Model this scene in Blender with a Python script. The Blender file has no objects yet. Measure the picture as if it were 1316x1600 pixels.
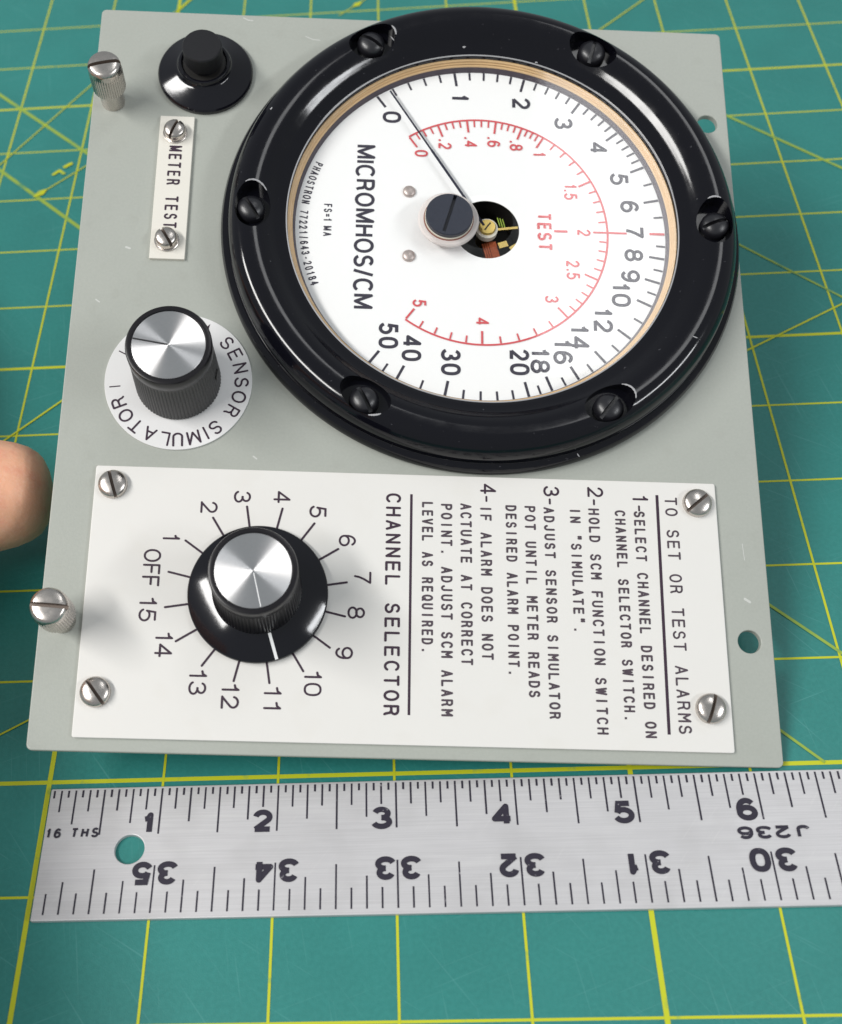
import bpy, bmesh, math, random
from mathutils import Vector, Matrix
random.seed(7)
IN = 0.0254                                   # everything below is written in inches
R = math.radians
sc = bpy.context.scene
COL = sc.collection

# ------------------------------------------------------------------ camera
CAM = Vector((3.24950364, -4.1128197, 9.32987103))
RM = ((9.98130431e-01, -5.83813419e-04, -6.11171181e-02),
      (-3.68058904e-02, -8.04056566e-01, -5.93412475e-01),
      (-4.87951779e-02, 5.94552519e-01, -8.02574814e-01))
cd = bpy.data.cameras.new('camera')
cam = bpy.data.objects.new('camera', cd)
COL.objects.link(cam)
x, y, z = (Vector(r) for r in RM)
m3 = Matrix((x, -y, -z)).transposed()
cam.matrix_world = Matrix.Translation(CAM * IN) @ m3.to_4x4()
cd.sensor_fit = 'HORIZONTAL'
cd.sensor_width = 36.0
cd.lens = 1811.395 / 1316 * 36
cd.shift_x = (658 - 558.04) / 1316
cd.shift_y = (801.3 - 800) / 1316
cd.clip_start = 0.01
cd.clip_end = 20
cd.dof.use_dof = True
cd.dof.focus_distance = 10.4 * IN
cd.dof.aperture_fstop = 24
sc.camera = cam

# ------------------------------------------------------------------ light
w = bpy.data.worlds.new('World'); sc.world = w; w.use_nodes = True
bg = w.node_tree.nodes['Background']
bg.inputs[0].default_value = (0.90, 0.96, 1.0, 1)
bg.inputs[1].default_value = 0.38


def area(name, loc, look, sx, sy, watts, col=(1, 1, 1), roll=0.0):
    l = bpy.data.lights.new(name, 'AREA'); l.shape = 'RECTANGLE'
    l.size = sx * IN; l.size_y = sy * IN; l.energy = watts; l.color = col
    o = bpy.data.objects.new(name, l); COL.objects.link(o)
    d = (Vector(look) - Vector(loc)).normalized()
    o.matrix_world = Matrix.Translation(Vector(loc) * IN) @ d.to_track_quat('-Z', 'Y').to_matrix().to_4x4() @ Matrix.Rotation(roll, 4, 'Z')
    return o


area('tube_lamp', (-42, -14, 60), (3, 3, 1), 60, 9, 37, (1.0, 0.985, 0.96))
area('ceiling_panel_lamp', (27, 21, 62), (27, 21, 0), 11, 24, 2.5, (0.98, 0.99, 1.0))
area('tube_lamp', (95, -35, 60), (3, 3, 1), 50, 8, 22, (0.96, 0.98, 1.0))

sc.view_settings.view_transform = 'Standard'
sc.view_settings.look = 'None'
sc.view_settings.gamma = 1
sc.view_settings.use_curve_mapping = False
sc.view_settings.exposure = 0.0
sc.render.engine = 'CYCLES'
sc.cycles.max_bounces = 8
sc.cycles.transparent_max_bounces = 12


# ------------------------------------------------------------------ materials
def mat(name, col, rough=0.5, metal=0.0, spec=0.5, coat=0.0, coat_rough=0.05, noise=0.0, nscale=20, bump=0.0, bscale=200,
        rnoise=0.0, sss=0.0):
    m = bpy.data.materials.new(name); m.use_nodes = True
    nt = m.node_tree; b = nt.nodes['Principled BSDF']
    b.inputs['Base Color'].default_value = (*col, 1)
    b.inputs['Roughness'].default_value = rough
    b.inputs['Metallic'].default_value = metal
    b.inputs['Specular IOR Level'].default_value = spec
    b.inputs['Coat Weight'].default_value = coat
    b.inputs['Coat Roughness'].default_value = coat_rough
    if sss:
        b.inputs['Subsurface Weight'].default_value = sss
        b.inputs['Subsurface Radius'].default_value = (1, .35, .2)
        b.inputs['Subsurface Scale'].default_value = 0.004
    tc = nt.nodes.new('ShaderNodeTexCoord')
    if noise or rnoise:
        n = nt.nodes.new('ShaderNodeTexNoise'); n.inputs['Scale'].default_value = nscale / IN
        n.inputs['Detail'].default_value = 6
        nt.links.new(tc.outputs['Object'], n.inputs['Vector'])
        if noise:
            mx = nt.nodes.new('ShaderNodeMix'); mx.data_type = 'RGBA'
            mx.inputs[6].default_value = (*[c * (1 - noise) for c in col], 1)
            mx.inputs[7].default_value = (*[min(1, c * (1 + noise)) for c in col], 1)
            nt.links.new(n.outputs['Fac'], mx.inputs[0]); nt.links.new(mx.outputs[2], b.inputs['Base Color'])
        if rnoise:
            mr = nt.nodes.new('ShaderNodeMapRange')
            mr.inputs[1].default_value = .3; mr.inputs[2].default_value = .7
            mr.inputs[3].default_value = max(0, rough - rnoise); mr.inputs[4].default_value = min(1, rough + rnoise)
            nt.links.new(n.outputs['Fac'], mr.inputs[0]); nt.links.new(mr.outputs[0], b.inputs['Roughness'])
    if bump:
        n2 = nt.nodes.new('ShaderNodeTexNoise'); n2.inputs['Scale'].default_value = bscale / IN
        n2.inputs['Detail'].default_value = 3
        nt.links.new(tc.outputs['Object'], n2.inputs['Vector'])
        bp = nt.nodes.new('ShaderNodeBump'); bp.inputs['Strength'].default_value = bump
        bp.inputs['Distance'].default_value = 0.0002
        nt.links.new(n2.outputs['Fac'], bp.inputs['Height']); nt.links.new(bp.outputs['Normal'], b.inputs['Normal'])
    return m


def chipped(m, chip=(0.55, 0.55, 0.52), scale=2.2, thr=0.74):
    """small chips and scuffs scattered over a painted surface"""
    nt = m.node_tree; b = nt.nodes['Principled BSDF']
    tc = nt.nodes.new('ShaderNodeTexCoord')
    v = nt.nodes.new('ShaderNodeTexVoronoi'); v.inputs['Scale'].default_value = scale / IN
    n = nt.nodes.new('ShaderNodeTexNoise'); n.inputs['Scale'].default_value = scale * 5 / IN
    mv = nt.nodes.new('ShaderNodeVectorMath'); mv.operation = 'SCALE'; mv.inputs['Scale'].default_value = 0.004
    ad = nt.nodes.new('ShaderNodeVectorMath'); ad.operation = 'ADD'
    nt.links.new(tc.outputs['Object'], n.inputs['Vector'])
    nt.links.new(n.outputs['Color'], mv.inputs[0])
    nt.links.new(tc.outputs['Object'], ad.inputs[0]); nt.links.new(mv.outputs[0], ad.inputs[1])
    nt.links.new(ad.outputs[0], v.inputs['Vector'])
    lt = nt.nodes.new('ShaderNodeMath'); lt.operation = 'LESS_THAN'; lt.inputs[1].default_value = 0.055
    nt.links.new(v.outputs['Distance'], lt.inputs[0])
    sep = nt.nodes.new('ShaderNodeSeparateColor'); nt.links.new(v.outputs['Color'], sep.inputs[0])
    gt = nt.nodes.new('ShaderNodeMath'); gt.operation = 'GREATER_THAN'; gt.inputs[1].default_value = thr
    nt.links.new(sep.outputs[0], gt.inputs[0])
    mu = nt.nodes.new('ShaderNodeMath'); mu.operation = 'MULTIPLY'
    nt.links.new(lt.outputs[0], mu.inputs[0]); nt.links.new(gt.outputs[0], mu.inputs[1])
    mx = nt.nodes.new('ShaderNodeMix'); mx.data_type = 'RGBA'
    src = b.inputs['Base Color'].links[0].from_socket if b.inputs['Base Color'].links else None
    mx.inputs[6].default_value = b.inputs['Base Color'].default_value
    if src: nt.links.new(src, mx.inputs[6])
    mx.inputs[7].default_value = (*chip, 1)
    nt.links.new(mu.outputs[0], mx.inputs[0]); nt.links.new(mx.outputs[2], b.inputs['Base Color'])
    return m


M = {}
M['panel'] = chipped(mat('grey_enamel', (0.355, 0.372, 0.335), 0.42, noise=0.035, nscale=1.2, bump=0.12, bscale=60, rnoise=.05), (0.6, 0.61, 0.58), 1.6, 0.80)
M['plate'] = mat('white_laminate', (0.70, 0.685, 0.655), 0.38, noise=0.02, nscale=1.5, bump=0.05, bscale=40)
M['disc'] = mat('white_vinyl', (0.72, 0.715, 0.71), 0.45, noise=0.015, nscale=2)
M['ivory'] = mat('ivory_laminate', (0.70, 0.675, 0.61), 0.4, noise=0.02, nscale=3)
M['engrave'] = mat('engraved_ink', (0.030, 0.012, 0.028), 0.6)
M['thin_engrave'] = mat('mottled_engraved_ink', (0.06, 0.042, 0.056), 0.65, noise=0.5, nscale=14)  # lighter, mottled ink for the small instruction lines
M['bezel'] = chipped(mat('gloss_black_enamel', (0.0035, 0.0035, 0.006), 0.11, spec=.34, bump=0.012, bscale=25, rnoise=.03, nscale=8), (0.35, 0.35, 0.36), 1.5, 0.86)
M['black_screw'] = mat('black_oxide', (0.010, 0.010, 0.013), 0.34, spec=0.6, bump=.15, bscale=30)
M['bakelite'] = mat('black_bakelite', (0.005, 0.005, 0.008), 0.11, spec=.45, bump=0.03, bscale=20)
M['plastic'] = mat('black_plastic', (0.018, 0.017, 0.019), 0.42, noise=.1, nscale=20)
M['rim'] = mat('smooth_black_plastic', (0.006, 0.005, 0.007), 0.32, spec=.4)
M['flute'] = mat('dusty_black_plastic', (0.026, 0.025, 0.026), 0.46, noise=.3, nscale=18)
M['matte'] = mat('matte_black_plastic', (0.009, 0.009, 0.011), 0.5, spec=.35, bump=0.2, bscale=120)
M['dial'] = mat('dial_white', (0.88, 0.88, 0.87), 0.5, noise=.01, nscale=2)
M['ink'] = mat('dial_black_ink', (0.022, 0.018, 0.035), 0.55)
M['red'] = mat('dial_red_ink', (0.62, 0.075, 0.085), 0.6)
M['navy'] = mat('navy_plastic', (0.018, 0.022, 0.036), 0.45, noise=.2, nscale=20, bump=.15, bscale=40)
M['needle'] = mat('needle_paint', (0.012, 0.013, 0.03), 0.6, spec=.25)
M['liner'] = mat('dark_liner', (0.045, 0.030, 0.045), 0.5)
M['gasket'] = mat('tan_gasket', (0.66, 0.45, 0.23), 0.22, noise=.18, nscale=5)
M['brass'] = mat('brass', (0.50, 0.37, 0.12), 0.3, 1.0)
M['copper'] = mat('copper_coil', (0.30, 0.07, 0.025), 0.38, .7, noise=.4, nscale=40)
M['dark'] = mat('movement_shadow_black', (0.012, 0.011, 0.010), 0.5)
M['nickel'] = mat('nickel_plate', (0.56, 0.52, 0.485), 0.27, 1.0, bump=.08, bscale=25, rnoise=.05, nscale=20)
M['rivet'] = mat('dull_rivet', (0.50, 0.43, 0.40), 0.42, .65)
M['slot'] = mat('slot_shade', (0.20, 0.16, 0.135), 0.5, metal=.4)  # darker slot faces: shade of the recess put into the colour
M['cream'] = mat('cream_nylon', (0.72, 0.68, 0.58), 0.4)
M['rust'] = mat('red_brown_seal', (0.22, 0.07, 0.045), 0.5)
M['skin'] = mat('skin', (0.82, 0.43, 0.27), 0.5, noise=.2, nscale=4, bump=.5, bscale=22, sss=.25)
M['nail'] = mat('nail', (0.66, 0.42, 0.36), 0.3)
M['bare'] = mat('bare_metal_and_glint', (0.34, 0.34, 0.35), .5)  # bare specks, and the painted glints on lip and pocket edges
M['scuff'] = mat('scuffed_enamel', (0.52, 0.53, 0.50), .55)
M['white_line'] = mat('white_line', (0.80, 0.80, 0.80), 0.5)

# translucent nylon bushing
m = mat('clear_bushing', (0.78, 0.72, 0.69), 0.3); M['bushing'] = m
m.node_tree.nodes['Principled BSDF'].inputs['Transmission Weight'].default_value = 0.35
m.node_tree.nodes['Principled BSDF'].inputs['IOR'].default_value = 1.2

# turned aluminium cap: circular grooves -> wedge-shaped highlights
m = mat('turned_aluminium', (0.80, 0.79, 0.79), 0.42, 1.0, noise=.05, nscale=30); M['cap'] = m
b = m.node_tree.nodes['Principled BSDF']
b.inputs['Anisotropic'].default_value = 1.0; b.inputs['Anisotropic Rotation'].default_value = 0.25
tg = m.node_tree.nodes.new('ShaderNodeTangent'); tg.direction_type = 'RADIAL'; tg.axis = 'Z'
m.node_tree.links.new(tg.outputs[0], b.inputs['Tangent'])

# glass: reflects by angle, lets the rest through
m = bpy.data.materials.new('cover_glass'); m.use_nodes = True; nt = m.node_tree
nt.nodes.remove(nt.nodes['Principled BSDF'])
out = nt.nodes['Material Output']
tr = nt.nodes.new('ShaderNodeBsdfTransparent'); gl = nt.nodes.new('ShaderNodeBsdfGlossy'); gl.inputs['Roughness'].default_value = 0.06
lw = nt.nodes.new('ShaderNodeLayerWeight'); pw = nt.nodes.new('ShaderNodeMath'); pw.operation = 'POWER'; pw.inputs[1].default_value = 5
fr = nt.nodes.new('ShaderNodeMath'); fr.operation = 'MULTIPLY_ADD'; fr.inputs[1].default_value = .93; fr.inputs[2].default_value = .06
nt.links.new(lw.outputs['Facing'], pw.inputs[0]); nt.links.new(pw.outputs[0], fr.inputs[0])
mx = nt.nodes.new('ShaderNodeMixShader')
nt.links.new(fr.outputs[0], mx.inputs[0]); nt.links.new(tr.outputs[0], mx.inputs[1]); nt.links.new(gl.outputs[0], mx.inputs[2])
nt.links.new(mx.outputs[0], out.inputs['Surface'])
M['glass'] = m


def scratched(name, col, rough, scr, sscale, amount, spec=.5, metal=0.0, nvar=.06, stretch=None, bump=.1):
    """base colour with mottling and fine long scratches"""
    m = bpy.data.materials.new(name); m.use_nodes = True; nt = m.node_tree; b = nt.nodes['Principled BSDF']
    b.inputs['Roughness'].default_value = rough; b.inputs['Metallic'].default_value = metal
    b.inputs['Specular IOR Level'].default_value = spec
    tc = nt.nodes.new('ShaderNodeTexCoord')
    n = nt.nodes.new('ShaderNodeTexNoise'); n.inputs['Scale'].default_value = 0.9 / IN; n.inputs['Detail'].default_value = 8
    nt.links.new(tc.outputs['Object'], n.inputs['Vector'])
    mx = nt.nodes.new('ShaderNodeMix'); mx.data_type = 'RGBA'
    mx.inputs[6].default_value = (*[c * (1 - nvar) for c in col], 1); mx.inputs[7].default_value = (*[c * (1 + nvar) for c in col], 1)
    nt.links.new(n.outputs['Fac'], mx.inputs[0])
    last = mx.outputs[2]
    for k, (rot, st) in enumerate(stretch or [(0.35, .03), (-0.9, .03), (1.7, .03), (2.6, .04)]):
        mp = nt.nodes.new('ShaderNodeMapping'); mp.vector_type = 'TEXTURE'; mp.inputs['Rotation'].default_value = (0, 0, rot)
        mp.inputs['Scale'].default_value = (1 / st, 1, 1); mp.inputs['Location'].default_value = (k * .37, k * .11, 0)
        nn = nt.nodes.new('ShaderNodeTexNoise'); nn.inputs['Scale'].default_value = sscale / IN; nn.inputs['Detail'].default_value = 1
        nn.inputs['Distortion'].default_value = .1
        nt.links.new(tc.outputs['Object'], mp.inputs['Vector']); nt.links.new(mp.outputs[0], nn.inputs['Vector'])
        mr = nt.nodes.new('ShaderNodeMapRange'); mr.inputs[1].default_value = .68; mr.inputs[2].default_value = .80
        mr.inputs[3].default_value = 0; mr.inputs[4].default_value = amount
        nt.links.new(nn.outputs['Fac'], mr.inputs[0])
        m2 = nt.nodes.new('ShaderNodeMix'); m2.data_type = 'RGBA'
        nt.links.new(mr.outputs[0], m2.inputs[0]); nt.links.new(last, m2.inputs[6]); m2.inputs[7].default_value = (*scr, 1)
        last = m2.outputs[2]
    nt.links.new(last, b.inputs['Base Color'])
    n2 = nt.nodes.new('ShaderNodeTexNoise'); n2.inputs['Scale'].default_value = 90 / IN
    nt.links.new(tc.outputs['Object'], n2.inputs['Vector'])
    bp = nt.nodes.new('ShaderNodeBump'); bp.inputs['Strength'].default_value = bump; bp.inputs['Distance'].default_value = .0001
    nt.links.new(n2.outputs['Fac'], bp.inputs['Height']); nt.links.new(bp.outputs[0], b.inputs['Normal'])
    return m




def speckle(m, scale, lo, hi, amount, col, stretch=(1, 1, 1)):
    nt = m.node_tree; b = nt.nodes['Principled BSDF']; src = b.inputs['Base Color'].links[0].from_socket
    tc = nt.nodes.new('ShaderNodeTexCoord'); mp = nt.nodes.new('ShaderNodeMapping'); mp.inputs['Scale'].default_value = stretch
    n = nt.nodes.new('ShaderNodeTexNoise'); n.inputs['Scale'].default_value = scale / IN; n.inputs['Detail'].default_value = 2
    mr = nt.nodes.new('ShaderNodeMapRange'); mr.inputs[1].default_value = lo; mr.inputs[2].default_value = hi; mr.inputs[4].default_value = amount
    mx = nt.nodes.new('ShaderNodeMix'); mx.data_type = 'RGBA'; mx.inputs[7].default_value = (*col, 1)
    nt.links.new(tc.outputs['Object'], mp.inputs['Vector']); nt.links.new(mp.outputs[0], n.inputs['Vector']); nt.links.new(n.outputs['Fac'], mr.inputs[0])
    nt.links.new(mr.outputs[0], mx.inputs[0]); nt.links.new(src, mx.inputs[6]); nt.links.new(mx.outputs[2], b.inputs['Base Color'])
    return m


speckle(M['bezel'], 22, .73, .80, .5, (.10, .10, .11))
speckle(M['panel'], 40, .35, .70, .16, (.46, .47, .43)); speckle(M['panel'], 5, .58, .85, .22, (.27, .275, .24))
speckle(M['plate'], 3, .55, .85, .25, (.60, .57, .51)); speckle(M['disc'], 6, .58, .85, .2, (.58, .56, .53))
speckle(M['skin'], 6, .5, .75, .5, (.72, .24, .17)); speckle(M['skin'], 40, .45, .7, .25, (.86, .55, .42))
M['mat'] = scratched('green_vinyl', (0.019, 0.186, 0.166), 0.42, (0.11, 0.34, 0.32), 45, .34, nvar=.14, bump=.35, stretch=[(.35, .02), (-.9, .015), (1.75, .02), (2.6, .03)])
M['ruler'] = scratched('brushed_aluminium', (0.59, 0.58, 0.59), 0.46, (0.66, 0.65, 0.65), 60, .5, metal=.4, nvar=.10,
                       stretch=[(0, .012), (0, .02), (.9, .05)], bump=.05)


speckle(M['mat'], 26, .35, .68, .30, (.035, .25, .225)); speckle(M['mat'], 1.1, .5, .8, .35, (.016, .155, .14))
speckle(M['ruler'], 130, .38, .64, .36, (.46, .455, .46), (.012, 1, 1)); speckle(M['ruler'], 16, .55, .78, .40, (.66, .655, .65), (.06, 1, 1))
speckle(M['ruler'], 2.2, .5, .8, .4, (.42, .41, .41))


def worn_ink(name, col, under, scale, lo, hi, rough=.5):
    m = bpy.data.materials.new(name); m.use_nodes = True; nt = m.node_tree; b = nt.nodes['Principled BSDF']
    b.inputs['Roughness'].default_value = rough
    tc = nt.nodes.new('ShaderNodeTexCoord')
    n = nt.nodes.new('ShaderNodeTexNoise'); n.inputs['Scale'].default_value = scale / IN; n.inputs['Detail'].default_value = 5
    nt.links.new(tc.outputs['Object'], n.inputs['Vector'])
    mr = nt.nodes.new('ShaderNodeMapRange'); mr.inputs[1].default_value = lo; mr.inputs[2].default_value = hi
    nt.links.new(n.outputs['Fac'], mr.inputs[0])
    mx = nt.nodes.new('ShaderNodeMix'); mx.data_type = 'RGBA'
    mx.inputs[6].default_value = (*col, 1); mx.inputs[7].default_value = (*under, 1)
    nt.links.new(mr.outputs[0], mx.inputs[0]); nt.links.new(mx.outputs[2], b.inputs['Base Color'])
    return m


M['yellow'] = worn_ink('yellow_print', (0.49, 0.52, 0.012), (0.09, 0.28, 0.12), 5, .60, .78)
M['olive'] = worn_ink('faded_yellow_print', (0.27, 0.38, 0.05), (0.09, 0.26, 0.12), 5, .52, .75)
M['rink'] = worn_ink('ruler_ink', (0.016, 0.012, 0.026), (0.40, 0.39, 0.41), 22, .66, .78)


# ------------------------------------------------------------------ mesh helpers (inches in, metres out)
def link(name, bm, material, parent=None, smooth=30, mtx=None):
    me = bpy.data.meshes.new(name)
    bmesh.ops.scale(bm, vec=(IN, IN, IN), verts=bm.verts)
    bm.to_mesh(me); bm.free()
    for mm in (material if isinstance(material, (list, tuple)) else [material]): me.materials.append(M[mm])
    if smooth:
        me.shade_smooth(); me.set_sharp_from_angle(angle=R(smooth))
    o = bpy.data.objects.new(name, me); COL.objects.link(o)
    if parent: o.parent = parent
    return o


def flatten(o):
    md = o.modifiers.new('normals', 'WEIGHTED_NORMAL'); md.keep_sharp = True; md.weight = 100
    return o


def place(o, x, y, z=0.0, rz=0.0):
    o.location = (x * IN, y * IN, z * IN); o.rotation_euler = (0, 0, rz)
    return o


def lathe(profile, seg=96, bm=None, c=(0, 0), mod=None, cap_bottom=False, cap_top=True):
    """profile of (r, h) from the bottom outside upwards; mod(r,h,i) gives a radius change"""
    bm = bm or bmesh.new(); rings = []
    for (r, h) in profile:
        if r < 1e-6:
            rings.append([bm.verts.new((c[0], c[1], h))]); continue
        ring = []
        for i in range(seg):
            a = 2 * math.pi * i / seg
            rr = r + (mod(r, h, a) if mod else 0)
            ring.append(bm.verts.new((c[0] + rr * math.cos(a), c[1] + rr * math.sin(a), h)))
        rings.append(ring)
    for A, B in zip(rings, rings[1:]):
        if len(A) == 1 and len(B) == 1: continue
        for i in range(seg):
            j = (i + 1) % seg
            if len(B) == 1: bm.faces.new((A[i], A[j], B[0]))
            elif len(A) == 1: bm.faces.new((A[0], B[j], B[i]))
            else: bm.faces.new((A[i], A[j], B[j], B[i]))
    if cap_top and len(rings[-1]) > 1: bm.faces.new(rings[-1])
    if cap_bottom and len(rings[0]) > 1: bm.faces.new(rings[0][::-1])
    return bm


def spline(pts, n=6):
    """Catmull-Rom through (r, h) points"""
    P = [pts[0]] + list(pts) + [pts[-1]]; o = []
    for i in range(1, len(P) - 2):
        p0, p1, p2, p3 = (Vector(q) for q in P[i - 1:i + 3])
        for k in range(n):
            t = k / n
            o.append(tuple(0.5 * ((2 * p1) + (p2 - p0) * t + (2 * p0 - 5 * p1 + 4 * p2 - p3) * t * t + (3 * p1 - p0 - 3 * p2 + p3) * t ** 3)))
    o.append(tuple(pts[-1])); return o


def box(bm, x0, x1, y0, y1, z0, z1, rot=0.0, c=(0, 0)):
    co, si = math.cos(rot), math.sin(rot)
    vs = [bm.verts.new((c[0] + px * co - py * si, c[1] + px * si + py * co, pz)) for pz in (z0, z1) for (px, py) in ((x0, y0), (x1, y0), (x1, y1), (x0, y1))]
    for f in ((3, 2, 1, 0), (4, 5, 6, 7), (0, 1, 5, 4), (1, 2, 6, 5), (2, 3, 7, 6), (3, 0, 4, 7)): bm.faces.new([vs[i] for i in f])
    return bm


def cut(o, cutters, smooth=30):
    """boolean difference, baked into the mesh"""
    for k in cutters:
        md = o.modifiers.new('cut', 'BOOLEAN'); md.object = k; md.operation = 'DIFFERENCE'; md.solver = 'EXACT'; md.material_mode = 'TRANSFER'
    dg = bpy.context.evaluated_depsgraph_get(); dg.update()
    me = bpy.data.meshes.new_from_object(o.evaluated_get(dg))
    o.modifiers.clear(); old = o.data; o.data = me
    bpy.data.meshes.remove(old)
    for k in cutters: bpy.data.objects.remove(k)
    me.shade_smooth(); me.set_sharp_from_angle(angle=R(smooth))
    return o


def rounded_rect(x0, x1, y0, y1, r, n=6):
    pts = []
    for (cx, cy, a0) in ((x1 - r, y1 - r, 0), (x0 + r, y1 - r, 90), (x0 + r, y0 + r, 180), (x1 - r, y0 + r, 270)):
        for i in range(n + 1):
            a = R(a0 + 90 * i / n); pts.append((cx + r * math.cos(a), cy + r * math.sin(a)))
    return pts


def slab(outline, holes, z0, z1, bev=0.0):
    """flat plate with an outline, round holes and a softened top edge"""
    bm = bmesh.new(); edges = []

    def loop(pts):
        vs = [bm.verts.new((px, py, z0)) for px, py in pts]
        for i in range(len(vs)): edges.append(bm.edges.new((vs[i], vs[(i + 1) % len(vs)])))
    loop(outline)
    for (cx, cy, r, n) in holes: loop([(cx + r * math.cos(2 * math.pi * i / n), cy + r * math.sin(2 * math.pi * i / n)) for i in range(n)])
    bmesh.ops.triangle_fill(bm, use_beauty=True, use_dissolve=False, edges=edges)
    for f in bm.faces:
        f.normal_update()
        if f.normal.z < 0: f.normal_flip()
    g = bmesh.ops.extrude_face_region(bm, geom=bm.faces[:])
    for v in g['geom']:
        if isinstance(v, bmesh.types.BMVert): v.co.z = z1
    bmesh.ops.recalc_face_normals(bm, faces=bm.faces[:])
    if bev:
        es = [e for e in bm.edges if len(e.link_faces) == 2 and abs(e.verts[0].co.z - z1) < 1e-6 and abs(e.verts[1].co.z - z1) < 1e-6 and e.calc_face_angle(0) > 1]
        bmesh.ops.bevel(bm, geom=es, offset=bev, segments=3, profile=.5, affect='EDGES')
    return bm


# ------------------------------------------------------------------ drawn lettering: strokes turned into flat ribbons
def arc(cx, cy, rx, ry, a0, a1, n=16, p=1.0):
    o = []
    for i in range(n + 1):
        a = R(a0 + (a1 - a0) * i / n); c, s = math.cos(a), math.sin(a)
        o.append((cx + rx * math.copysign(abs(c) ** p, c), cy + ry * math.copysign(abs(s) ** p, s)))
    return o


SQ = .82
G = {
    '0': (.58, [arc(.29, .5, .29, .5, 90, 450, 32, SQ)]), '1': (.40, [[(.06, .76), (.20, .80), (.30, 1), (.30, 0)]]),
    '2': (.58, [arc(.29, .71, .27, .29, 172, -38, 18) + [(.02, 0)], [(.0, 0), (.58, 0)]]),
    '3': (.58, [arc(.28, .75, .25, .25, 165, -90, 18) , arc(.28, .26, .30, .26, 90, -165, 18)]),
    '4': (.60, [[(.46, 0), (.46, 1), (.0, .28), (.62, .28)]]),
    '5': (.58, [[(.53, 1), (.12, 1), (.05, .46)], [(.05, .46)] + arc(.28, .32, .30, .32, 128, -160, 18)]),
    '6': (.58, [arc(.30, .30, .28, .30, 0, 360, 28), arc(.31, .5, .29, .5, 42, 180, 16) + [(.02, .32)]]),
    '7': (.56, [[(0, 1), (.56, 1), (.36, .58), (.25, .27), (.21, 0)]]),
    '8': (.58, [arc(.29, .75, .245, .25, 90, 450, 26), arc(.29, .265, .29, .265, 90, 450, 28)]),
    'A': (.64, [[(0, 0), (.32, 1), (.64, 0)], [(.11, .32), (.53, .32)]]),
    'C': (.64, [arc(.34, .5, .34, .5, 42, 318, 26, .92)]), 'D': (.60, [[(0, 0), (0, 1), (.24, 1)] + arc(.24, .5, .36, .5, 90, -90, 18, .9) + [(0, 0)]]),
    'E': (.52, [[(.52, 1), (0, 1), (0, 0), (.53, 0)], [(0, .53), (.47, .53)]]), 'F': (.50, [[(.52, 1), (0, 1), (0, 0)], [(0, .51), (.45, .51)]]),
    'H': (.58, [[(0, 0), (0, 1)], [(.58, 0), (.58, 1)], [(0, .53), (.58, .53)]]), 'I': (.12, [[(.06, 0), (.06, 1)]]),
    'J': (.46, [[(.44, 1)] + arc(.22, .25, .22, .25, 0, -172, 14)]), 'L': (.50, [[(0, 1), (0, 0), (.52, 0)]]),
    'M': (.70, [[(0, 0), (0, 1), (.35, .08), (.70, 1), (.70, 0)]]), 'N': (.58, [[(0, 0), (0, 1), (.58, 0), (.58, 1)]]),
    'O': (.70, [arc(.35, .5, .35, .5, 90, 450, 32, .95)]),
    'P': (.56, [[(0, 0), (0, 1), (.30, 1)] + arc(.30, .74, .26, .26, 90, -90, 14) + [(0, .48)]]),
    'Q': (.70, [arc(.35, .5, .35, .5, 90, 450, 32, .95), [(.42, .24), (.70, -.02)]]),
    'R': (.58, [[(0, 0), (0, 1), (.31, 1)] + arc(.31, .75, .25, .25, 90, -90, 14) + [(0, .5)], [(.34, .5), (.48, .38), (.52, 0.12), (.58, 0)]]),
    'S': (.58, [arc(.29, .745, .255, .255, 28, 262, 16) + arc(.29, .25, .29, .25, 82, -165, 18)]),
    'T': (.58, [[(0, 1), (.58, 1)], [(.29, 1), (.29, 0)]]), 'U': (.58, [[(0, 1)] + arc(.29, .27, .29, .27, 180, 360, 18) + [(.58, 1)]]),
    'V': (.62, [[(0, 1), (.31, 0), (.62, 1)]]), 'W': (.84, [[(0, 1), (.21, 0), (.42, .92), (.63, 0), (.84, 1)]]),
    '/': (.36, [[(0, -.06), (.36, 1.06)]]), '-': (.34, [[(.02, .42), (.32, .42)]]), '.': (.10, [[(.05, 0), (.05, .07)]]), ',': (.10, [[(.07, .06), (.0, -.14)]]),
    '=': (.46, [[(0, .34), (.46, .34)], [(0, .62), (.46, .62)]]), '"': (.20, [[(.02, 1.05), (.02, .78)], [(.18, 1.05), (.18, .78)]]), ' ': (.30, []),
}
G['9'] = (.58, [[(.58 - a, 1 - b_) for a, b_ in s] for s in G['6'][1]])
NARROW_M = [[(0, 0), (0, 1), (.35, .42), (.70, 1), (.70, 0)]]


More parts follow.
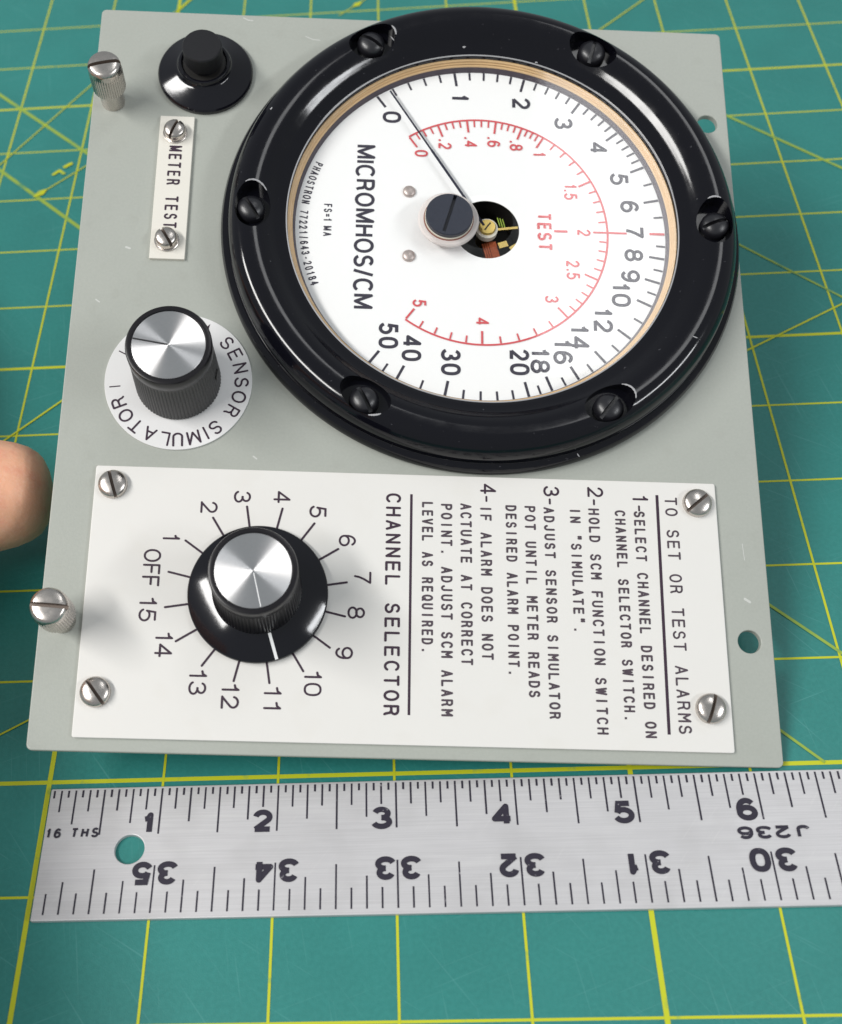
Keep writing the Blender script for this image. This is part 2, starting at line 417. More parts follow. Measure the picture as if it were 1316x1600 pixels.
class Ink:
    """collects strokes of one piece of lettering, each a ribbon a hair above the last"""
    def __init__(self, z): self.bm = bmesh.new(); self.z = z; self.k = 0

    def ribbon(self, pts, wd, cap=True):
        pts = [Vector(p) for p in pts]; q = [pts[0]]
        for p in pts[1:]:
            if (p - q[-1]).length > 1e-5: q.append(p)
        pts = q
        if len(pts) < 2: return
        cuts = [0]                                     # split at sharp corners
        for i in range(1, len(pts) - 1):
            a, b_ = (pts[i] - pts[i - 1]).normalized(), (pts[i + 1] - pts[i]).normalized()
            if a.dot(b_) < .1: cuts.append(i)
        cuts.append(len(pts) - 1)
        for s, e in zip(cuts, cuts[1:]):
            self._strip(pts[s:e + 1], wd, cap, cap or s > 0, cap or e < len(pts) - 1)

    def _strip(self, P, wd, cap, c0, c1):
        z = self.z + .00025 * (self.k % 10); self.k += 1
        hw = wd / 2; n = len(P); closed = (P[0] - P[-1]).length < 1e-4 and n > 4
        L = []; Rr = []
        for i, p in enumerate(P):
            a = (P[i] - P[i - 1]).normalized() if i else ((P[-1] - P[-2]).normalized() if closed else None)
            b_ = (P[i + 1] - P[i]).normalized() if i < n - 1 else ((P[1] - P[0]).normalized() if closed else None)
            if a is None: a = b_
            if b_ is None: b_ = a
            t = (a + b_).normalized(); nn = Vector((-t.y, t.x)); sc_ = hw / max(.5, nn.dot(Vector((-a.y, a.x))))
            L.append(p + nn * sc_); Rr.append(p - nn * sc_)
        V = lambda p: self.bm.verts.new((p.x, p.y, z))
        lv = [V(p) for p in L]; rv = [V(p) for p in Rr]
        for i in range(n - 1): self.bm.faces.new((rv[i], rv[i + 1], lv[i + 1], lv[i]))
        if not closed:
            for (on, p, d, va, vb) in ((c0, P[0], (P[0] - P[1]).normalized(), lv[0], rv[0]), (c1, P[-1], (P[-1] - P[-2]).normalized(), rv[-1], lv[-1])):
                if not on: continue
                nn = Vector((-d.y, d.x)); mid = [V(p + (-nn * math.cos(R(k)) + d * math.sin(R(k))) * hw) for k in (30, 60, 90, 120, 150)]
                # va is on the -nn side when looking along d
                first, last = (va, vb) if (va.co.xy - p).dot(-nn) > 0 else (vb, va)
                try: self.bm.faces.new([first] + mid + [last])
                except ValueError: pass

    def text(self, s, o, ux, uy, cap, wd, width=None, wscale=1.0, gap=.26, align='c', mono=False, rcap=True, short_m=False, slant=0.0):
        """o: point on the base line; ux, uy: unit vectors along and up; width: total length to fit"""
        adv = []; pos = 0.0
        for ch in s:
            wch = (.58 if mono else G[ch][0])
            adv.append(pos); pos += wch + gap
        total = pos - gap
        kx = wscale * cap
        if width is not None: kx = width / total
        off = {'c': -total * kx / 2, 'l': 0, 'r': -total * kx}[align]
        hw = wd / 2
        o, ux, uy = Vector(o), Vector(ux), Vector(uy)
        for ch, a in zip(s, adv):
            gw, strokes = G[ch]
            if ch == 'M' and short_m: strokes = NARROW_M
            if ch == '.':
                q = o + ux * (off + (a + (.29 if mono else gw / 2)) * kx)
                self.ribbon([q + uy * wd * .1, q + uy * wd * 1.2], wd * 1.05, False); continue
            for st in strokes:
                pts = []
                for (gx, gy) in st:
                    if mono and gw > .2: gx = gx * .58 / gw
                    elif mono: gx = gx + (.58 - gw) / 2
                    yy = hw + gy * (cap - 2 * hw)
                    xx = off + (a + gx) * kx + slant * yy
                    if wd > .12 * cap and gw > .2:      # keep heavy strokes inside the glyph
                        cxg = off + (a + gw / 2) * kx; xx = cxg + (xx - cxg) * max(.3, (gw * kx - wd) / (gw * kx))
                    pts.append(o + ux * xx + uy * yy)
                self.ribbon(pts, wd, rcap)

    def polar_text(self, s, c, r, angles, cap, wd, inward=False, wscale=1.0, rcap=True):
        for ch, a in zip(s, angles):
            d = Vector((math.cos(R(a)), math.sin(R(a))))
            up = -d if inward else d
            ux = Vector((up.y, -up.x))
            self.text(ch, Vector(c) + d * r, ux, up, cap, wd, wscale=wscale, rcap=rcap)

    def build(self, name, material, parent):
        return link(name, self.bm, material, parent, smooth=0)


def tag(o, label, cat, group=None, kind=None):
    if label: o['label'] = label
    if cat: o['category'] = cat
    if group: o['group'] = group
    if kind: o['kind'] = kind
    return o


# ================================================================== cutting mat
bm = slab(rounded_rect(-9.5, 38.5, -12.5, 23.5, .5), [], -0.12, 0.0, .02)
cmat = flatten(link('cutting_mat', bm, 'mat'))
tag(cmat, 'green cutting mat printed with yellow grid lines and diagonals under everything', 'cutting mat')

ink = Ink(.0022); old = Ink(.0062)


def gline(I, a, b_, wd): I.ribbon([a, b_], wd, False)


GX0, GX1, GY0, GY1 = -8, 37, -11, 22
for j in range(GY0, GY1 + 1):
    ink.k = 0
    gline(ink, (GX0, j), (GX1, j), .038 if j % 5 == 0 else .022)
for i in range(GX0, GX1 + 1):
    ink.k = 5
    gline(ink, (i, GY0), (i, GY1), .042 if i % 5 == 0 else .022)
ink.build('grid_lines', 'yellow', cmat)
# 45 and 60 degree guides
for (a, b_, wd, k) in (((-4, 12), (4, 4), .050, 0), ((-4.4, 11), (3, 3.6), .050, 1), ((5.5, 11), (14, 2.5), .040, 2), ((5, 8.68), (14, -.3), .026, 3),
                       ((6, 2.06), (8.1, -.04), .03, 4), ((6, .63), (6.63, 0), .026, 4)):
    old.k = k; gline(old, a, b_, wd)
old.build('diagonal_guides', 'olive', cmat)
thin = Ink(.0092); thin.bm.free()
for (a, b_, wd) in (((-2.42, 8.15), (.6, 13.37), .017), ((-1.45, 8.08), (1, 10.53), .017), ((-4, 1.07), (1, 6.05), .022), ((-1.52, -.11), (.4, 1.0), .018), ((0, 12.28), (.5, 13.15), .026),
                    ((2.42, 11.9), (4, 13.5), .016), ((6, 11.01), (8, 13.01), .020), ((6.4, 4.5), (12, 7.6), .021)):
    thin = Ink(thin.z + .00025); gline(thin, a, b_, wd); thin.build('guide_line', 'yellow', cmat)


def arrow(tip, ang, ln, wd):
    t = Vector(tip); d = Vector((math.cos(R(ang)), math.sin(R(ang)))); nn = Vector((-d.y, d.x))
    P = [t, t + d * ln * .55 + nn * wd, t + d * ln, t + d * ln * .55 - nn * wd]
    bm = bmesh.new(); bm.faces.new([bm.verts.new((p.x, p.y, .0125)) for p in P][::-1])
    bmesh.ops.recalc_face_normals(bm, faces=bm.faces[:])
    link('arrow_mark', bm, 'yellow', cmat, 0)


arrow((-1.50, 8.03), 45, .24, .055)
arrow((2.78, 12.26), 225, .24, .05)
for pts, wd in (([(-1.30, 8.49), (-1.235, 8.565), (-1.165, 8.50)], .045), ([(-1.17, 8.64), (-1.10, 8.70)], .055)):
    I = Ink(.0125); I.ribbon(pts, wd, True); I.build('degree_mark', 'yellow', cmat)

# ================================================================== ruler
RX0, RX1, RY0, RY1, RT = .04, 36.05, -1.205, -.078, .042
bm = slab(rounded_rect(RX0, RX1, RY0, RY1, .012), [(.785, -.627, .125, 40)], .002, RT, .008)
ruler = flatten(link('ruler', bm, 'ruler'))
tag(ruler, 'aluminium ruler with black inch marks and a hang hole below the panel', 'ruler')
I = Ink(RT + .0012)
for k in range(1, 36 * 16):
    xk = k / 16 + .012
    ln = .40 if k % 8 == 0 else (.30 if k % 4 == 0 else (.19 if k % 2 == 0 else .065))
    if xk > 36: break
    jit = random.uniform(-.004, .004)
    I.ribbon([(xk, -.098), (xk, -.098 - ln + jit)], .015 if k % 2 == 0 else .017, False)
for k in range(1, 36 * 8):
    xk = k / 8 + .012
    ln = .39 if k % 8 == 0 else (.365 if k % 4 == 0 else (.265 if k % 2 == 0 else .17))
    I.ribbon([(xk, -1.158), (xk, -1.158 + ln)], .014, False)
I.build('graduations', 'rink', ruler)
I = Ink(RT + .0042)
for n_ in range(1, 36):
    s = str(n_)
    I.text(s, (n_ - .025, -.507), (1, 0), (0, 1), .195, .047, width=.172 * (1 if len(s) == 1 else 2.2) * (.70 if s == '1' else 1), align='r', rcap=False)
for n_ in range(1, 36):
    s = str(36 - n_)
    if len(s) == 2:
        for ch, x0 in ((s[0], n_ + .123), (s[1], n_ - .087)):
            I.text(ch, (x0, -.738), (-1, 0), (0, -1), .195, .047, width=.165 * (.70 if ch == '1' else 1), rcap=False)
    else:
        I.text(s, (n_ + .123, -.738), (-1, 0), (0, -1), .195, .047, width=.165, rcap=False)
I.text('16 THS', (.052, -.520), (1, 0), (0, 1), .085, .018, width=.45, align='l', rcap=False, slant=.12)
I.text('J', (6.36, -.555), (-1, 0), (0, -1), .108, .026, width=.11, align='l', rcap=False)
I.text('236', (6.205, -.555), (-1, 0), (0, -1), .108, .026, width=.425, gap=.10, align='l', rcap=False)
I.build('numerals', 'rink', ruler)

# ================================================================== instrument panel
EU = Vector((0.99499984, -0.0083626, -0.09952585)); EV = Vector((0.04056527, 0.94443282, 0.32619183)); EN = Vector((0.09126766, -0.32859811, 0.94004973))
O = Vector((3.27730606, 3.45091198, 1.57806073))
panel = bpy.data.objects.new('instrument_panel', None); COL.objects.link(panel)
EN = EU.cross(EV).normalized()
panel.matrix_world = Matrix.Translation(O * IN) @ Matrix((EU, EV, EN)).transposed().to_4x4()
panel.empty_display_size = .02
tag(panel, 'grey metal instrument panel with round black meter, two knobs and white instruction plate', 'instrument panel')

MC = (.66, 1.29)
PW, PH = 3.154, 3.694
bm = slab(rounded_rect(-PW, PW, -PH, PH, .05), [(2.95, -2.63, .1, 36), (2.95, 2.605, .1, 36), (MC[0], MC[1], 1.95, 96)], -.060, 0, .012)
front = flatten(link('faceplate', bm, 'panel', panel))

TX, TY = (0, -1), (1, 0)                           # panel lettering reads downwards, tops to the right

# ------------------------------------------------------------------ meter
MC = (.66, 1.29)
prof = [(2.30, -.02), (2.452, -.005), (2.472, .02), (2.474, .075), (2.455, .108), (2.425, .118), (2.405, .122)]
prof += spline([(2.400, .13), (2.398, .20), (2.375, .275), (2.325, .335), (2.25, .368), (2.17, .366), (2.10, .348), (2.045, .318), (2.00, .286), (1.965, .262), (1.93, .245)], 5)
prof += [(1.90, .233), (1.868, .221), (1.852, .209), (1.843, .198), (1.842, .170), (1.90, .165)]
bm = lathe(prof, 288, c=(0, 0), cap_top=False)
vs = bm.verts[:]
# close it into a solid ring for the cuts
n_ = 288; first = vs[:n_]; last = vs[-n_:]
for i in range(n_):
    j = (i + 1) % n_; bm.faces.new((last[i], last[j], first[j], first[i]))
bmesh.ops.recalc_face_normals(bm, faces=bm.faces[:])
bezel = link('meter', bm, 'bezel', panel, 35)
place(bezel, *MC)
cutters = []
for a in range(0, 360, 60):
    cb = lathe([(1, .222), (1, .6)], 64, cap_bottom=True)
    for v in cb.verts: v.co.x = v.co.x * .165 + 2.165; v.co.y *= .245
    bmesh.ops.rotate(cb, verts=cb.verts, cent=(0, 0, 0), matrix=Matrix.Rotation(R(a), 3, 'Z'))
    # keep the outer skirt: the pocket opens inwards only
    cutters.append(link('cutter', cb, 'bezel', panel, 0)); place(cutters[-1], *MC)
cut(bezel, cutters, 35)
md = bezel.modifiers.new('soft', 'BEVEL'); md.width = .006 * IN; md.segments = 2; md.limit_method = 'ANGLE'; md.angle_limit = R(50)

# meter body behind the panel, resting on the mat
bm = lathe([(1.30, -1.56), (1.34, -1.52), (1.36, -.065), (2.2, -.062)], 96, cap_bottom=True, cap_top=False)
link('meter_case', bm, 'plastic', bezel)


def slotted(r, rim, dome, slotw, depth, material, name, base=0.0, chamfer=.012, seg=40, washer=None):
    """screw head: short side, domed top, one slot"""
    pr = [(r, base), (r, base + rim)]
    nn = 6
    for i in range(1, nn + 1):
        a = R(90 * i / nn); pr.append((max(0, r * math.cos(a)) if i < nn else 0, base + rim + dome * math.sin(a)))
    bm = lathe(pr, seg, cap_bottom=True)
    bmesh.ops.recalc_face_normals(bm, faces=bm.faces[:])
    o = link(name, bm, material, None, 40)
    c_ = link('cutter', box(bmesh.new(), -2 * r, 2 * r, -slotw / 2, slotw / 2, base + rim + dome - depth, base + rim + dome + .2), 'slot' if material == 'nickel' else material, None, 0)
    cut(o, [c_], 40)
    return o


def copies(o, parent, spots, h):
    res = []
    for i, (px, py, rz) in enumerate(spots):
        c = o if i == 0 else o.copy()
        if i: COL.objects.link(c)
        c.parent = parent; place(c, px, py, h, R(rz)); res.append(c)
    return res


s = slotted(.135, .03, .088, .036, .07, 'black_screw', 'bezel_screw')
copies(s, bezel, [(2.185 * math.cos(R(a)), 2.185 * math.sin(R(a)), rz) for a, rz in ((0, 20), (60, 75), (120, 150), (180, 125), (240, 118), (300, 52))], .224)

# dial with its off-centre opening
DH = .05
ang = [2 * math.pi * i / 160 for i in range(160)]
bm = slab([(1.80 * math.cos(a), 1.80 * math.sin(a)) for a in ang], [(.055, 0, .312, 64)], DH - .008, DH)
flatten(link('dial_face', bm, 'dial', bezel))
# gasket and dark liner between dial and lip
bm = lathe([(1.772, DH + .001), (1.790, .104), (1.80, .106)], 200, cap_top=False)
bmesh.ops.reverse_faces(bm, faces=bm.faces[:])
link('dial_liner', bm, 'liner', bezel)
bm = lathe(spline([(1.795, .100), (1.800, .118), (1.819, .122), (1.812, .136), (1.832, .141), (1.825, .158), (1.842, .164), (1.843, .172)], 4), 200, cap_top=False)
bmesh.ops.reverse_faces(bm, faces=bm.faces[:])
link('gasket_ring', bm, 'gasket', bezel)

bm = lathe([(1.852 + .007 * math.cos(R(t)), .2125 + .006 * math.sin(R(t))) for t in range(0, 361, 45)], 200, cap_top=False)  # pale ring paints in the highlight along the worn lip edge
bmesh.ops.recalc_face_normals(bm, faces=bm.faces[:])
link('lip_highlight', bm, 'bare', bezel)

# movement seen through the opening
bm = lathe([(.34, DH - .009), (.34, -.35), (0, -.35)], 48, c=(.055, 0), cap_top=False)
bmesh.ops.reverse_faces(bm, faces=bm.faces[:])
link('movement_well', bm, 'dark', bezel)
bm = lathe([(.082, -.2), (.082, .06), (.074, .072), (0, .074)], 32, c=(.06, 0.02))
box(bm, -.02, .30, -.012, .012, .02, .035, R(8), (.06, .0))
box(bm, .08, .17, -.16, -.10, -.05, -.03, R(20), (.06, -.03))
box(bm, .05, .13, -.30, -.24, -.05, -.03, R(35), (.10, .03))
link('movement_hub', bm, 'brass', bezel)
bm = bmesh.new()
for k in range(3): box(bm, .155 + k * .022, .163 + k * .022, .06 - k * .012, .16 - k * .012, -.06, -.05, R(14), (.06, .0))
link('coil_wire', bm, 'olive', bezel)
bm = bmesh.new(); box(bm, -.05, .05, -.007, .007, .0735, .0755, R(55), (.06, .02))
link('hub_slot', bm, 'dark', bezel)
bm = lathe([(.105, -.03), (.105, .035), (.085, .045)], 32, c=(.06, .02))
link('hub_collar', bm, 'cream', bezel)
bm = bmesh.new()
for k in range(7): box(bm, -.07 + k * .02, -.052 + k * .02, -.33, -.08, -.12, -.06 + .006 * (3 - abs(k - 3)), R(14), (.07, 0))
link('coil', bm, 'copper', bezel)

ink = Ink(DH + .002)
MAJ = {0: 125, 1: 98, 2: 75.2, 3: 55.6, 4: 39.7, 5: 25, 6: 12.5, 7: .3, 8: -8.4, 9: -17, 10: -25.5, 12: -38.6, 14: -50, 16: -60, 18: -69, 20: -76.3, 30: -101.5, 40: -116.6, 50: -126.2}
DIV = {0: 5, 1: 5, 2: 5, 3: 5, 4: 5, 5: 2, 6: 2, 7: 2, 8: 2, 9: 2, 10: 2, 12: 2, 14: 2, 16: 2, 18: 2, 20: 5, 30: 2, 40: 2}
keys = list(MAJ)


def tick(I, a, r0, r1, wd):
    d = Vector((math.cos(R(a)), math.sin(R(a)))); I.ribbon([d * r0, d * r1], wd, False)


for k, nx in zip(keys, keys[1:] + [None]):
    if k != 7: tick(ink, MAJ[k], 1.62, 1.768, .025)
    if nx:
        a0, a1 = MAJ[k], MAJ[nx]
        for q in range(1, DIV[k]):
            t = q / DIV[k]; f = t - .10 * t * (1 - t) if DIV[k] == 5 and k == 20 else t + (.08 * t * (1 - t) if k < 4 else 0)
            tick(ink, a0 + (a1 - a0) * f, 1.68, 1.768, .020)
LAB = {'0': (-.869, 1.215), '1': (-.198, 1.475), '2': (.414, 1.429), '3': (.828, 1.217), '4': (1.161, .952), '5': (1.353, .606), '6': (1.440, .304), '7': (1.470, .028),
       '8': (1.455, -.225), '9': (1.412, -.450), '10': (1.312, -.644), '12': (1.13, -.917), '14': (.901, -1.10), '16': (.741, -1.252), '18': (.527, -1.35),
       '20': (.337, -1.376), '30': (-.298, -1.399), '40': (-.661, -1.27), '50': (-.875, -1.151)}
for s_, (px, py) in LAB.items():
    ink.text(s_, (px - .088, py), TX, TY, .182, .0315, width=(.132 if len(s_) == 1 else .262) * (.6 if s_ == '1' else 1), gap=.13, rcap=False)
ink.text('MICROMHOS/CM', (-1.212, 0), TX, TY, .190, .030, width=1.77, gap=.10, rcap=False)
txt = 'PHAOSTRON 77221/643-20184'
ink.polar_text(txt, (0, 0), 1.735, [157.5 + 44.5 * i / (len(txt) - 1) for i in range(len(txt))], .078, .0125, inward=True, wscale=.80)
ink.text('FS=1 MA', (-1.505, .04), TX, TY, .078, .0125, width=.35)
ink.build('dial_print', 'ink', bezel)

red = Ink(DH + .006)
red.ribbon([(1.215 * math.cos(R(a)), 1.215 * math.sin(R(a))) for a in [125 - 251.2 * i / 120 for i in range(121)]], .018, False)
RED = [(0, 125), (.2, 110), (.4, 96), (.6, 82.4), (.8, 70), (1, 59), (1.5, 27.8), (2, .3), (2.5, -24.6), (3, -48.5), (4, -90.2), (5, -126.2)]
RDIV = [4, 4, 4, 4, 4, 5, 5, 5, 5, 5, 5]
for i, (v, a) in enumerate(RED):
    tick(red, a, 1.075, 1.205, .019)
    if i < len(RDIV):
        for q in range(1, RDIV[i]): tick(red, a + (RED[i + 1][1] - a) * q / RDIV[i], 1.135, 1.205, .0155)
red.ribbon([(1.225, .006), (1.40, .006)], .02, False); red.ribbon([(.70, .004), (.83, .004)], .024, False); red.ribbon([(1.62, .01), (1.765, .01)], .024, False)
RL = {'0': (-.577, .812), '.2': (-.346, .923), '.4': (-.094, .956), '.6': (.133, .968), '.8': (.353, .935), '1': (.577, .854), '1.5': (.871, .443), '2': (.985, -.002),
      '2.5': (.866, -.405), '3': (.655, -.722), '4': (-.004, -.975), '5': (-.59, -.809)}
for s_, (px, py) in RL.items():
    red.text(s_, (px - .062, py), TX, TY, .128, .0185, wscale=1.0, gap=.16, rcap=False)
red.text('TEST', (.54, -.006), TX, TY, .137, .024, width=.415, gap=.16, rcap=False)
red.build('test_scale', 'red', bezel)

# needle
bm = bmesh.new(); a_, b_ = Vector((.018, 0)), Vector((-.889, 1.466)); d = (b_ - a_).normalized(); L_ = (b_ - a_).length
box(bm, 0, L_ * .55, -.011, .011, .118, .126, math.atan2(d.y, d.x), a_)
box(bm, L_ * .55 - .01, L_, -.008, .008, .117, .125, math.atan2(d.y, d.x), a_)
link('needle', bm, 'needle', bezel)

s = slotted(.062, .01, .03, .0001, .0001, 'rivet', 'dial_screw')
copies(s, bezel, [(-.69, .378, 0), (-.69, -.318, 0)], DH)

# glass, with the zero adjuster through it
bm = lathe([(1.842, .186), (.285, .186)], 128, cap_top=False)
link('cover_glass', bm, 'glass', bezel)
ZA = (-.328, 0.0)
bm = lathe([(.285, .178), (.288, .20), (.275, .213), (.236, .215), (.234, .20)], 64, c=ZA, cap_top=False)
link('bushing', bm, 'bushing', bezel)
link('bushing_seal', lathe([(.236, .19), (.236, .218), (.22, .219)], 64, c=ZA, cap_bottom=True), 'rust', bezel)
link('adjuster_washer', lathe([(.226, .219), (.228, .238), (.2, .242)], 64, c=ZA), 'cream', bezel)
bm = lathe([(.2, .24), (.221, .242), (.222, .288), (.215, .296), (0, .2965)], 64, c=(0, 0), cap_bottom=True)
za = link('zero_adjuster', bm, 'navy', bezel); place(za, *ZA)
c_ = link('cutter', box(bmesh.new(), -.19, .21, -.016, .016, .255, .4, R(74)), 'navy', bezel, 0); place(c_, *ZA)
cut(za, [c_], 40)

# pocket edges: rubbed-off paint and its white glints, painted as pale strips
def bulge_h(r):
    for (r0, h0), (r1, h1) in zip(prof, prof[1:]):
        if h0 > .12 and min(r0, r1) <= r <= max(r0, r1): return h0 + (h1 - h0) * ((r - r0) / (r1 - r0) if r1 != r0 else 0)
    return .23


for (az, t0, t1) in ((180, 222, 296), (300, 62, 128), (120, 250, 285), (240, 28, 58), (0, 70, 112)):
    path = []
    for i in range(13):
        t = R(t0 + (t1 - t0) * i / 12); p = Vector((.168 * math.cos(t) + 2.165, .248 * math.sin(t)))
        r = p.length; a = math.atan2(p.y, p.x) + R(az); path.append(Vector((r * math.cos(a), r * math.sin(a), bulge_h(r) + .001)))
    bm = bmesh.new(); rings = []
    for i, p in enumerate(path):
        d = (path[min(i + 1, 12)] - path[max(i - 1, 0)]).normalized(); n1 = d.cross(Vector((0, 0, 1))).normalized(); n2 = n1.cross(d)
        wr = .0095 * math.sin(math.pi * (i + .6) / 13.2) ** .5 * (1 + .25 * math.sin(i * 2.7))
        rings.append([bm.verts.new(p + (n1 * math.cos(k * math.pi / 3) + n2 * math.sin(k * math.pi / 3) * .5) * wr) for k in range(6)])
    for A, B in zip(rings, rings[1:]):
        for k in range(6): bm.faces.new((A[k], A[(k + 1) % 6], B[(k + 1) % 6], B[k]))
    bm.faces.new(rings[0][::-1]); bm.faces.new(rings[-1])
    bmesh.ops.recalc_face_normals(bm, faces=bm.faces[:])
    link('worn_edge_glint', bm, 'bare', bezel)
# worn spots: bare specks on the bezel, pale scuffs on the grey enamel
for (az, r, h, la, lr) in ((153, 2.276, .357, .020, .014), (95, 1.938, .243, .026, .020), (115, 2.098, .346, .005, .030), (-33, 2.238, .368, .006, .030), (73, 1.87, .222, .014, .008), (205, 2.30, .345, .008, .006), (-70, 2.44, .116, .006, .02)):
    bm = bmesh.new(); bmesh.ops.create_icosphere(bm, subdivisions=2, radius=1)
    for v in bm.verts: v.co = Vector((v.co.x * lr * (1 + .3 * math.sin(5 * v.co.y)), v.co.y * la, v.co.z * .004))
    place(link('paint_chip', bm, 'bare', bezel), r * math.cos(R(az)), r * math.sin(R(az)), h, R(az + 12))
for pts, wd in (([(-1.721, 3.654), (-1.67, 3.628), (-1.628, 3.626)], .012), ([(-1.085, 3.458), (-1.01, 3.425), (-.941, 3.42)], .010), ([(-2.70, .993), (-2.663, .98)], .02), ([(-1.404, -1.067), (-1.374, -1.09)], .014),
                ([(2.937, -2.252), (2.98, -2.28)], .022), ([(-2.934, .433), (-2.90, .409)], .013), ([(2.954, -1.752), (2.963, -1.90)], .007), ([(2.1, 3.3), (2.16, 3.27)], .008), ([(-2.6, -.75), (-2.52, -.8)], .007)):
    I = Ink(.0012); I.ribbon(pts, wd, True); I.build('scuff', 'scuff', front)

# ------------------------------------------------------------------ push button
bm = lathe([(.462, 0), (.468, .012), (.468, .042), (.455, .060)] + [(.445, .064)] + spline([(.30, .135), (.272, .152), (.258, .175), (.252, .20)], 4) + [(.243, .208), (.225, .206), (.212, .19), (.205, .10)], 96, cap_top=False)
btn = link('push_button', bm, 'bakelite', panel); place(btn, -2.062, 2.951)
bm = lathe([(.155, .06), (.155, .235), (.186, .25), (.190, .265), (.190, .425), (.180, .438), (0, .44)], 64)
link('plunger', bm, 'matte', btn)
bm = lathe([(.21, .185), (.155, .185)], 48, cap_top=False)
link('button_well', bm, 'dark', btn)

# ------------------------------------------------------------------ meter test label
bm = slab(rounded_rect(-.167, .167, -.785, .785, .006), [], 0, .032, .006)
lab = flatten(link('name_label', bm, 'ivory', panel)); place(lab, -2.305, 1.652, .0005)
I = Ink(.0335)
I.text('METER TEST', (-.058, .448), TX, TY, .126, .019, width=.905, mono=True, gap=.30, align='l')
I.build('lettering', 'engrave', lab)
s = slotted(.104, .060, .040, .028, .065, 'nickel', 'label_screw')
ls = copies(s, lab, [(-.010, .588, 68), (-.012, -.595, 122)], .045)
wbm = lathe([(.116, 0), (.118, .004), (.118, .012), (.112, .016), (.05, .016)], 40)
ws = link('washer', wbm, 'nickel', None)
for k, p_ in enumerate(ls):
    c = ws if k == 0 else ws.copy()
    if k: COL.objects.link(c)
    c.parent = p_; place(c, 0, 0, -.0125)

# ------------------------------------------------------------------ sensor simulator disc and knob
K1 = (-2.115, -.365)
bm = slab([(.668 * math.cos(2 * math.pi * i / 120), .668 * math.sin(2 * math.pi * i / 120)) for i in range(120)], [], 0, .018, .003)
sd = flatten(link('sensor_plate', bm, 'disc', panel)); place(sd, *K1, .0005)
I = Ink(.0195)
I.polar_text('SENSORSIMULATOR', (0, 0), .507, [43, 29.3, 14.5, .2, -14.4, -29.4, -51, -61, -72.5, -87, -98.5, -113.2, -128, -141.6, -156], .132, .0175, wscale=1.25)
for a in (-172.3, 153.8): tick(I, a, .525, .625, .011)
d = Vector((math.cos(R(68)), math.sin(R(68)))); nn = Vector((-d.y, d.x))
I.bm.faces.new([I.bm.verts.new((p.x, p.y, .021)) for p in (d * .50 + nn * .03, d * .50 - nn * .04, d * .63 - nn * .02)])
I.build('lettering', 'engrave', sd)


def knob_body(rb, rt, h0, h1, flutes, fl_top, bm=None):
    def f(r, h, a):
        return .008 * (abs(math.sin(a * flutes / 2)) - .5) if h0 + .005 < h < fl_top + .002 else 0
    pr = [(rb - .012, h0), (rb, h0 + .012)]
    N = 10
    for i in range(N + 1):
        t = i / N; h = h0 + .014 + (fl_top - h0 - .014) * t; pr.append((rb + (rt - rb) * t, h))
    pr += [(rt + .004, fl_top + .012), (rt + .004, h1 - .016), (rt - .004, h1 - .003), (rt - .016, h1), (rt - .040, h1), (rt - .048, h1 - .012), (0, h1 - .012)]
    return lathe(pr, flutes * 6, mod=f)


kb = link('knob', knob_body(.384, .362, .022, .775, 76, .63), 'flute', panel, 40); place(kb, *K1)
bm = lathe([(.3635, .622), (.3685, .632), (.3695, .758), (.362, .774), (.350, .7785), (.324, .7785), (.3165, .768), (.300, .765)], 128, cap_top=False)
link('knob_rim', bm, 'rim', kb)
bm = lathe([(.3135, .764), (.3135, .770), (.311, .7715), (0, .7715)], 128)
link('knob_cap', bm, 'cap', kb)
bm = bmesh.new(); box(bm, .01, .311, -.007, .007, .7705, .7730, R(171))
link('index_line', bm, 'plastic', kb)
bm = lathe([(.05, -.01), (.05, .012), (.02, .012)], 24, cap_bottom=True)
sscrew = link('set_screw', bm, 'dark', kb)
sscrew.matrix_local = Matrix.Rotation(R(-8), 4, 'Z') @ Matrix.Translation((.374 * IN, 0, .30 * IN)) @ Matrix.Rotation(R(90), 4, 'Y')

# ------------------------------------------------------------------ instruction plate
PX0, PX1, PY0, PY1 = -2.783, 2.737, -3.585, -1.206
pc = ((PX0 + PX1) / 2, (PY0 + PY1) / 2)
bm = slab(rounded_rect(PX0 - pc[0], PX1 - pc[0], PY0 - pc[1], PY1 - pc[1], .02), [], 0, .03, .006)
plate = flatten(link('instruction_plate', bm, 'plate', panel)); place(plate, *pc, .0005)
I = Ink(.0318); J = Ink(.0318)
P = lambda u, v: (u - pc[0], v - pc[1])


def line(txt, u, cap, v0, v1, I_=None, wd=.0175, **kw):
    (I_ or J).text(txt, P(u, v0), TX, TY, cap, wd, width=v0 - v1, align='l', mono=True, gap=.24, short_m=True, **kw)


line('TO SET OR TEST ALARMS', 2.273, .112, -1.348, -3.437, wd=.016)
line('SELECT CHANNEL DESIRED ON', 1.989, .098, -1.487, -3.478)
line('CHANNEL SELECTOR SWITCH.', 1.819, .095, -1.483, -3.345)
line('HOLD SCM FUNCTION SWITCH', 1.583, .098, -1.474, -3.458)
line('IN "SIMULATE".', 1.418, .095, -1.472, -2.60)
line('ADJUST SENSOR SIMULATOR', 1.185, .095, -1.474, -3.338)
line('POT UNTIL METER READS', 1.015, .097, -1.468, -3.162)
line('DESIRED ALARM POINT.', .846, .097, -1.466, -2.985)
line('IF ALARM DOES NOT', .621, .100, -1.477, -2.853)
line('ACTUATE AT CORRECT', .445, .100, -1.461, -2.903)
line('POINT. ADJUST SCM ALARM', .273, .100, -1.471, -3.336)
line('LEVEL AS REQUIRED.', .106, .098, -1.458, -2.81)
J.build('instruction_lettering', 'thin_engrave', plate)
